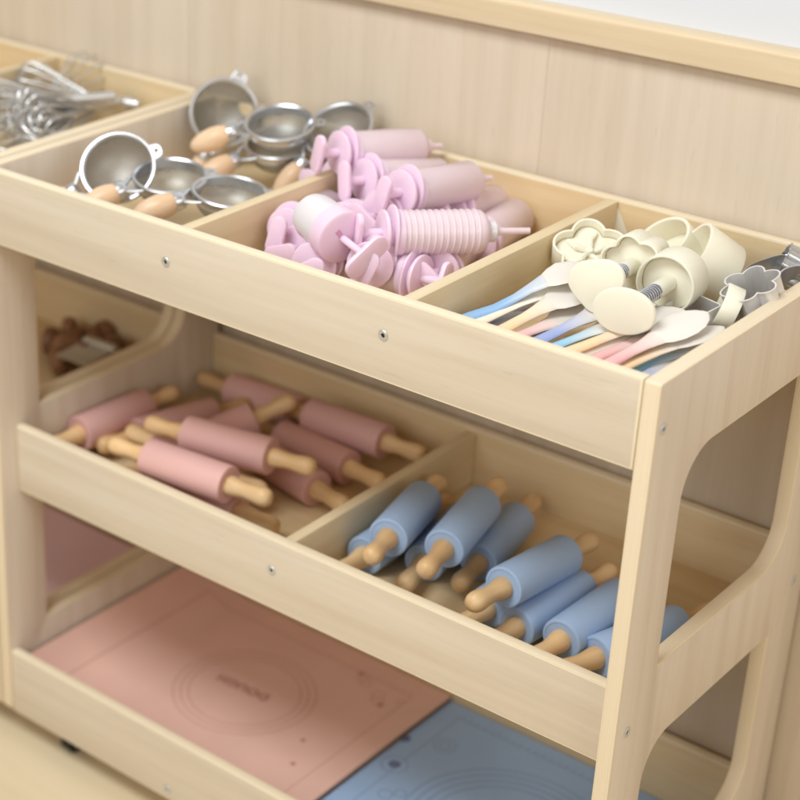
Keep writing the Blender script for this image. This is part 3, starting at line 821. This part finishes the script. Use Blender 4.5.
tmp = bpy.data.objects.new('tmp', cu); COL.objects.link(tmp); bpy.context.view_layer.update()
tm = bpy.data.meshes.new_from_object(tmp.evaluated_get(bpy.context.evaluated_depsgraph_get())); bpy.data.objects.remove(tmp)
tm.materials.clear(); tm.materials.append(PRINT)
t_ = bpy.data.objects.new('lettering', tm); COL.objects.link(t_)
t_.parent = o; t_.location = (.243, .250, .0752); t_.rotation_euler = (0, 0, PI + .06)
o = sheet('baking_mat', .487, .945, .03, .447, .058, .0045, MB_, 0, .0007, 3)
tag(o, 'printed blue silicone baking mat on the bottom shelf', 'baking mat', grp)
MN = plain('plain_mauve_silicone', (228, 196, 204), .5, 0, .06, 12)
o = sheet('baking_mat', -.965, -.05, .035, .43, .062, .02, MN, 0, .001, 4)
tag(o, 'mauve pink mat stack on the bottom of the left-hand shelf unit, seen through its end', 'baking mat', grp)

# ------------------------------------------------------------------ things in the far tray seen through the end panel
WALNUT = wood('dark_turned_wood', (120, 84, 58), (136, 97, 68), (150, 110, 80), 0, .45, 1, .5, .4)
def make_press(m):
    root = thing('wooden_press', '', 'press', 'wooden presses in the far middle tray')
    bm = bmesh.new()
    lathe(bm, [(0, 0), (.026, 0), (.028, .003), (.028, .018), (.024, .023), (.012, .028), (.009, .040), (.012, .052), (.0165, .064), (.0160, .074), (.010, .081), (0, .083)], Matrix(), 28)
    link('body', bm, m, root)
    return root
PRESSES = [
    ((-0.2113, 0.3507, 0.457), (-0.6498, 0.7581, 0.0542), 'dark wooden press lying askew between the others in the far tray'),
    ((-0.2835, 0.4038, 0.457), (0.8742, 0.4856, 0.0), 'dark wooden press lying deepest in the far tray'),
    ((-0.1805, 0.4109, 0.457), (0.8742, -0.4856, 0.0), 'dark wooden press lying furthest right behind the metal bar'),
    ((-0.2427, 0.3592, 0.457), (0.9474, -0.3158, 0.0526), 'dark wooden press lying in the middle of the far tray'),
    ((-0.2256, 0.4293, 0.457), (0.1961, 0.9806, 0.0), 'dark wooden press lying near the back rail of the far tray'),
    ((-0.2073, 0.3022, 0.457), (0.5293, 0.8468, 0.0529), 'dark wooden press lying nearest the end panel opening'),
    ((-0.1909, 0.3484, 0.457), (0.9535, 0.286, 0.0953), 'dark wooden press lying on its side in the far tray'),
    ((-0.2761, 0.3556, 0.457), (0.8944, 0.4472, 0.0), 'dark wooden press lying at the back left of the far tray'),
    ((-0.1928, 0.3843, 0.455), (-0.7062, 0.7062, 0.0504), 'dark wooden press lying beside the metal bar'),
]
p0 = make_press(WALNUT)
for i, (c, d, label) in enumerate(PRESSES):
    o = p0 if i == 0 else copy_tree(p0)
    o['label'] = label; o.matrix_world = zframe(c, d, (1, .2, 0)) @ Matrix.Scale(.8, 4)
root = thing('bench_scraper', 'metal bar handled scraper lying in the far tray', 'scraper')
bm = bmesh.new(); tube(bm, [(-0.0312, 0, 0), (0.0312, 0, 0)], .008, 14); link('handle', bm, STEEL2, root)
bm = bmesh.new(); plate(bm, rect(-0.0312, -.075, 0.0312, -.006, .004), [], lambda u, v, t: (u, v, t), -.0008, .0008, .0003); link('blade', bm, STEEL2, root)
root.matrix_world = frame((-0.1634, 0.3684, 0.478), (0.9975, 0.0702, 0.0))

# ------------------------------------------------------------------ light, world, camera
world = bpy.data.worlds.new('World'); scene.world = world; world.use_nodes = True
bg = world.node_tree.nodes['Background']; bg.inputs[0].default_value = (1.0, .73, .42, 1); bg.inputs[1].default_value = .33
def area(name, loc, target, sx, sy, power, col):
    l = bpy.data.lights.new(name, 'AREA'); l.shape = 'RECTANGLE'; l.size = sx; l.size_y = sy; l.energy = power; l.color = col
    o = bpy.data.objects.new(name, l); COL.objects.link(o); o.location = loc
    o.rotation_euler = (Vector(target) - Vector(loc)).to_track_quat('-Z', 'Y').to_euler()
    return o
area('window_light', (.25, -1.45, 3.3), (.45, .2, .5), 1.6, 1.0, 72, (.92, .975, 1))
area('front_fill_light', (.5, -3.4, 2.2), (.45, .3, .45), 3.0, 1.8, 44, (.94, .98, 1))  # added soft fill from the front, lifts the middle tray
area('side_fill_light', (3.6, -1.2, 2.2), (.9, .2, .5), 2.0, 1.6, 30, (.96, .98, 1))  # added fill from the right, brightens the outer end panel
cam = bpy.data.cameras.new('camera'); co = bpy.data.objects.new('camera', cam); COL.objects.link(co); scene.camera = co
co.location = (1.6762, -1.484, 1.6451); co.rotation_euler = (1.11956, -0.00770, 0.72505)
cam.sensor_width = 36; cam.lens = 80.840; cam.shift_x = .25
cam.clip_start = .05; cam.clip_end = 60
cam.dof.use_dof = True; cam.dof.focus_distance = 1.990; cam.dof.aperture_fstop = 3.2
scene.view_settings.view_transform = 'Standard'; scene.view_settings.look = 'None'
scene.view_settings.exposure = 0.0; scene.view_settings.gamma = 1
scene.render.engine = 'CYCLES'
scene.cycles.use_denoising = True
scene.cycles.max_bounces = 10; scene.cycles.diffuse_bounces = 5; scene.cycles.glossy_bounces = 5
scene.cycles.transmission_bounces = 8; scene.cycles.transparent_max_bounces = 12
scene.cycles.caustics_reflective = False; scene.cycles.caustics_refractive = False
scene.cycles.sample_clamp_indirect = 6
